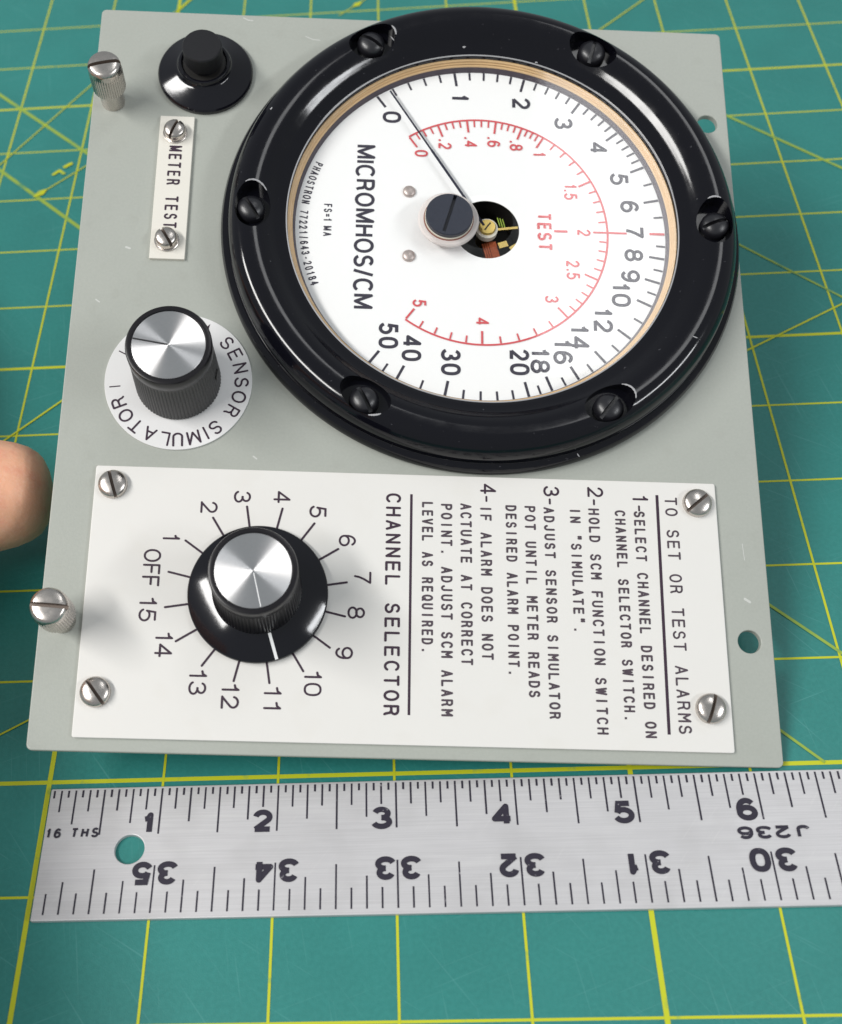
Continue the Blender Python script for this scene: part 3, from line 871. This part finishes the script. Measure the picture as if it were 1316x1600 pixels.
for ch, u, v in (('1', 1.985, -1.365), ('2', 1.583, -1.32), ('3', 1.188, -1.325), ('4', .623, -1.318)):
    I.text(ch, P(u, v), TX, TY, .142, .019, width=.095 * (.6 if ch == '1' else 1))
    I.ribbon([P(u + .055, v - .075), P(u + .055, v - .115)], .017, True)
line('CHANNEL SELECTOR', -.213, .133, -1.387, -3.343, I, wd=.021)
I.ribbon([P(.012, -1.39), P(.002, -3.336)], .022, False)
I.ribbon([P(2.207, -1.33), P(2.190, -3.445)], .026, False)
K2 = (-1.302, -2.338)
NUM = {'OFF': (-.929, .214), '1': (-.777, .488), '2': (-.466, .772), '3': (-.179, .876), '4': (.169, .887), '5': (.489, .76), '6': (.754, .505), '7': (.894, .175), '8': (.845, -.137),
       '9': (.749, -.489), '10': (.492, -.751), '11': (.159, -.888), '12': (-.195, -.875), '13': (-.473, -.765), '14': (-.778, -.452), '15': (-.935, -.153)}
for s_, (du, dv) in NUM.items():
    I.text(s_, P(K2[0] + du - .074, K2[1] + dv), TX, TY, .150 if s_ != 'OFF' else .150, .018, width=(.090 * (.45 if s_ == '1' else 1)) if len(s_) == 1 else (.20 if s_ != 'OFF' else .31), gap=.26)
for k in range(16):
    a = 167.1 - 22.5 * k
    dd = Vector((math.cos(R(a)), math.sin(R(a)))); I.ribbon([Vector(P(*K2)) + dd * .595, Vector(P(*K2)) + dd * (.80 if k < 7 or k > 13 else .77)], .0185, True)
I.build('lettering', 'engrave', plate)
s = slotted(.128, .035, .05, .028, .055, 'nickel', 'plate_screw')
copies(s, plate, [(-2.62 - pc[0], -1.385 - pc[1], 108), (-2.615 - pc[0], -3.21 - pc[1], 128), (2.56 - pc[0], -1.40 - pc[1], 40), (2.553 - pc[0], -3.222 - pc[1], 72)], .031)

# ------------------------------------------------------------------ channel selector knob
bm = lathe([(.590, .004), (.600, .010), (.601, .052), (.594, .062)] + [(.588, .066), (.386, .146), (.372, .15)] + [(.30, .155)], 160)
k2 = link('selector_knob', bm, 'bakelite', panel, 40); place(k2, *K2, .031)
kb2 = link('knob_body', knob_body(.375, .352, .15, .835, 76, .68), 'rim', k2, 40)
bm = lathe([(.353, .672), (.358, .682), (.3585, .818), (.351, .834), (.340, .8385), (.318, .8385), (.310, .828), (.295, .825)], 128, cap_top=False)
link('knob_rim', bm, 'rim', k2)
bm = lathe([(.3075, .824), (.3075, .830), (.305, .8315), (0, .8315)], 128)
link('knob_cap', bm, 'cap', k2)
bm = bmesh.new(); box(bm, .02, .30, -.0035, .0035, .8310, .8326, R(-76))
link('index_line', bm, 'white_line', k2)
# white pointer line laid along the skirt's slope
bm = bmesh.new(); pv = []
for (r, h) in ((.380, .1488), (.386, .1462), (.588, .0662), (.5975, .062)):
    pv.append([bm.verts.new((r * math.cos(R(-72)) - sgn * .013 * math.sin(R(-72)), r * math.sin(R(-72)) + sgn * .013 * math.cos(R(-72)), h + .003)) for sgn in (1, -1)])
for A, B in zip(pv, pv[1:]): bm.faces.new((A[0], A[1], B[1], B[0]))
bmesh.ops.recalc_face_normals(bm, faces=bm.faces[:])
link('pointer_line', bm, 'white_line', k2, 0)

# ------------------------------------------------------------------ captive thumb screws


def knurl(r, h, a): return .007 * (abs(math.sin(a * 20)) - .5) if .232 < h < .478 else 0


pr = [(.115, -.03), (.115, .20), (.130, .215), (.153, .228), (.157, .236)] + [(.157, .24 + .235 * i / 6) for i in range(7)] + [(.157, .480), (.157, .520), (.153, .542), (.138, .562), (.118, .573), (.06, .580), (0, .581)]
ts = link('thumb_screw', lathe(pr, 240, mod=knurl, cap_bottom=True), 'nickel', panel, 40)
c_ = link('cutter', box(bmesh.new(), -.3, .3, -.018, .018, .515, .8), 'slot', panel, 0)
cut(ts, [c_], 40)
place(ts, -2.95, 2.60, 0, R(14))
t2 = ts.copy(); COL.objects.link(t2); t2.parent = panel; place(t2, -2.955, -2.60, 0, R(-3))

# ================================================================== hand at the left edge


def skin_mesh(name, joints, edges, parent, material, sub=2):
    me = bpy.data.meshes.new(name)
    me.from_pydata([tuple(c * IN for c in j[:3]) for j in joints], edges, [])
    o = bpy.data.objects.new(name, me); COL.objects.link(o)
    md = o.modifiers.new('skin', 'SKIN'); md.use_smooth_shade = True
    for v, j in zip(me.skin_vertices[0].data, joints): v.radius = (j[3] * IN, j[3] * IN * (j[4] if len(j) > 4 else 1))
    me.skin_vertices[0].data[0].use_root = True
    sb = o.modifiers.new('sub', 'SUBSURF'); sb.levels = sub; sb.render_levels = sub
    dg = bpy.context.evaluated_depsgraph_get(); dg.update()
    new = bpy.data.meshes.new_from_object(o.evaluated_get(dg))
    o.modifiers.clear(); o.data = new; bpy.data.meshes.remove(me)
    new.materials.clear(); new.materials.append(M[material]); new.shade_smooth()
    return o


# palm off to the left, thumb reaching in under the panel edge, fingers curled beyond the frame
J_ = [(-3.9, -.6, 3.9, .95), (-3.7, .6, 3.4, 1.15),
      (-3.0, 1.35, 2.35, .80), (-2.0, 2.0, 1.45, .68), (-1.15, 2.40, 1.0, .62), (-.58, 2.50, .90, .58), (-.10, 2.54, .84, .42),      # thumb 2-6
      (-4.1, 2.0, 3.4, .90), (-3.9, 3.2, 3.1, .58), (-3.8, 4.4, 2.9, .46), (-3.6, 5.1, 2.2, .40), (-3.5, 5.35, 1.5, .30),       # index 7-11
      (-4.8, 2.0, 3.4, .90), (-4.6, 3.3, 3.2, .58), (-4.3, 4.7, 2.9, .47), (-3.9, 5.5, 2.1, .41), (-3.7, 5.75, 1.4, .30),          # middle
      (-5.6, 1.6, 3.3, .80), (-5.6, 2.8, 3.1, .54), (-5.4, 4.1, 2.7, .44), (-5.0, 4.9, 1.9, .38), (-4.8, 5.15, 1.3, .28),            # ring
      (-6.1, 1.0, 3.1, .70), (-6.3, 2.1, 2.8, .48), (-6.2, 3.1, 2.4, .38), (-5.9, 3.75, 1.7, .33), (-5.7, 4.0, 1.1, .24),          # little
      (-3.9, -2.6, 4.7, 1.0), (-4.2, -5.4, 5.6, 1.35), (-4.8, -10.0, 7.2, 1.8)]
E_ = [(0, 1), (1, 2), (2, 3), (3, 4), (4, 5), (5, 6), (1, 7), (7, 8), (8, 9), (9, 10), (10, 11), (1, 12), (12, 13), (13, 14), (14, 15), (15, 16),
      (0, 17), (17, 18), (18, 19), (19, 20), (20, 21), (0, 22), (22, 23), (23, 24), (24, 25), (25, 26), (0, 27), (27, 28), (28, 29)]
hand = skin_mesh('hand', J_, E_, None, 'skin')
tag(hand, 'bare hand whose thumb reaches in at the left edge beside the panel', 'hand')
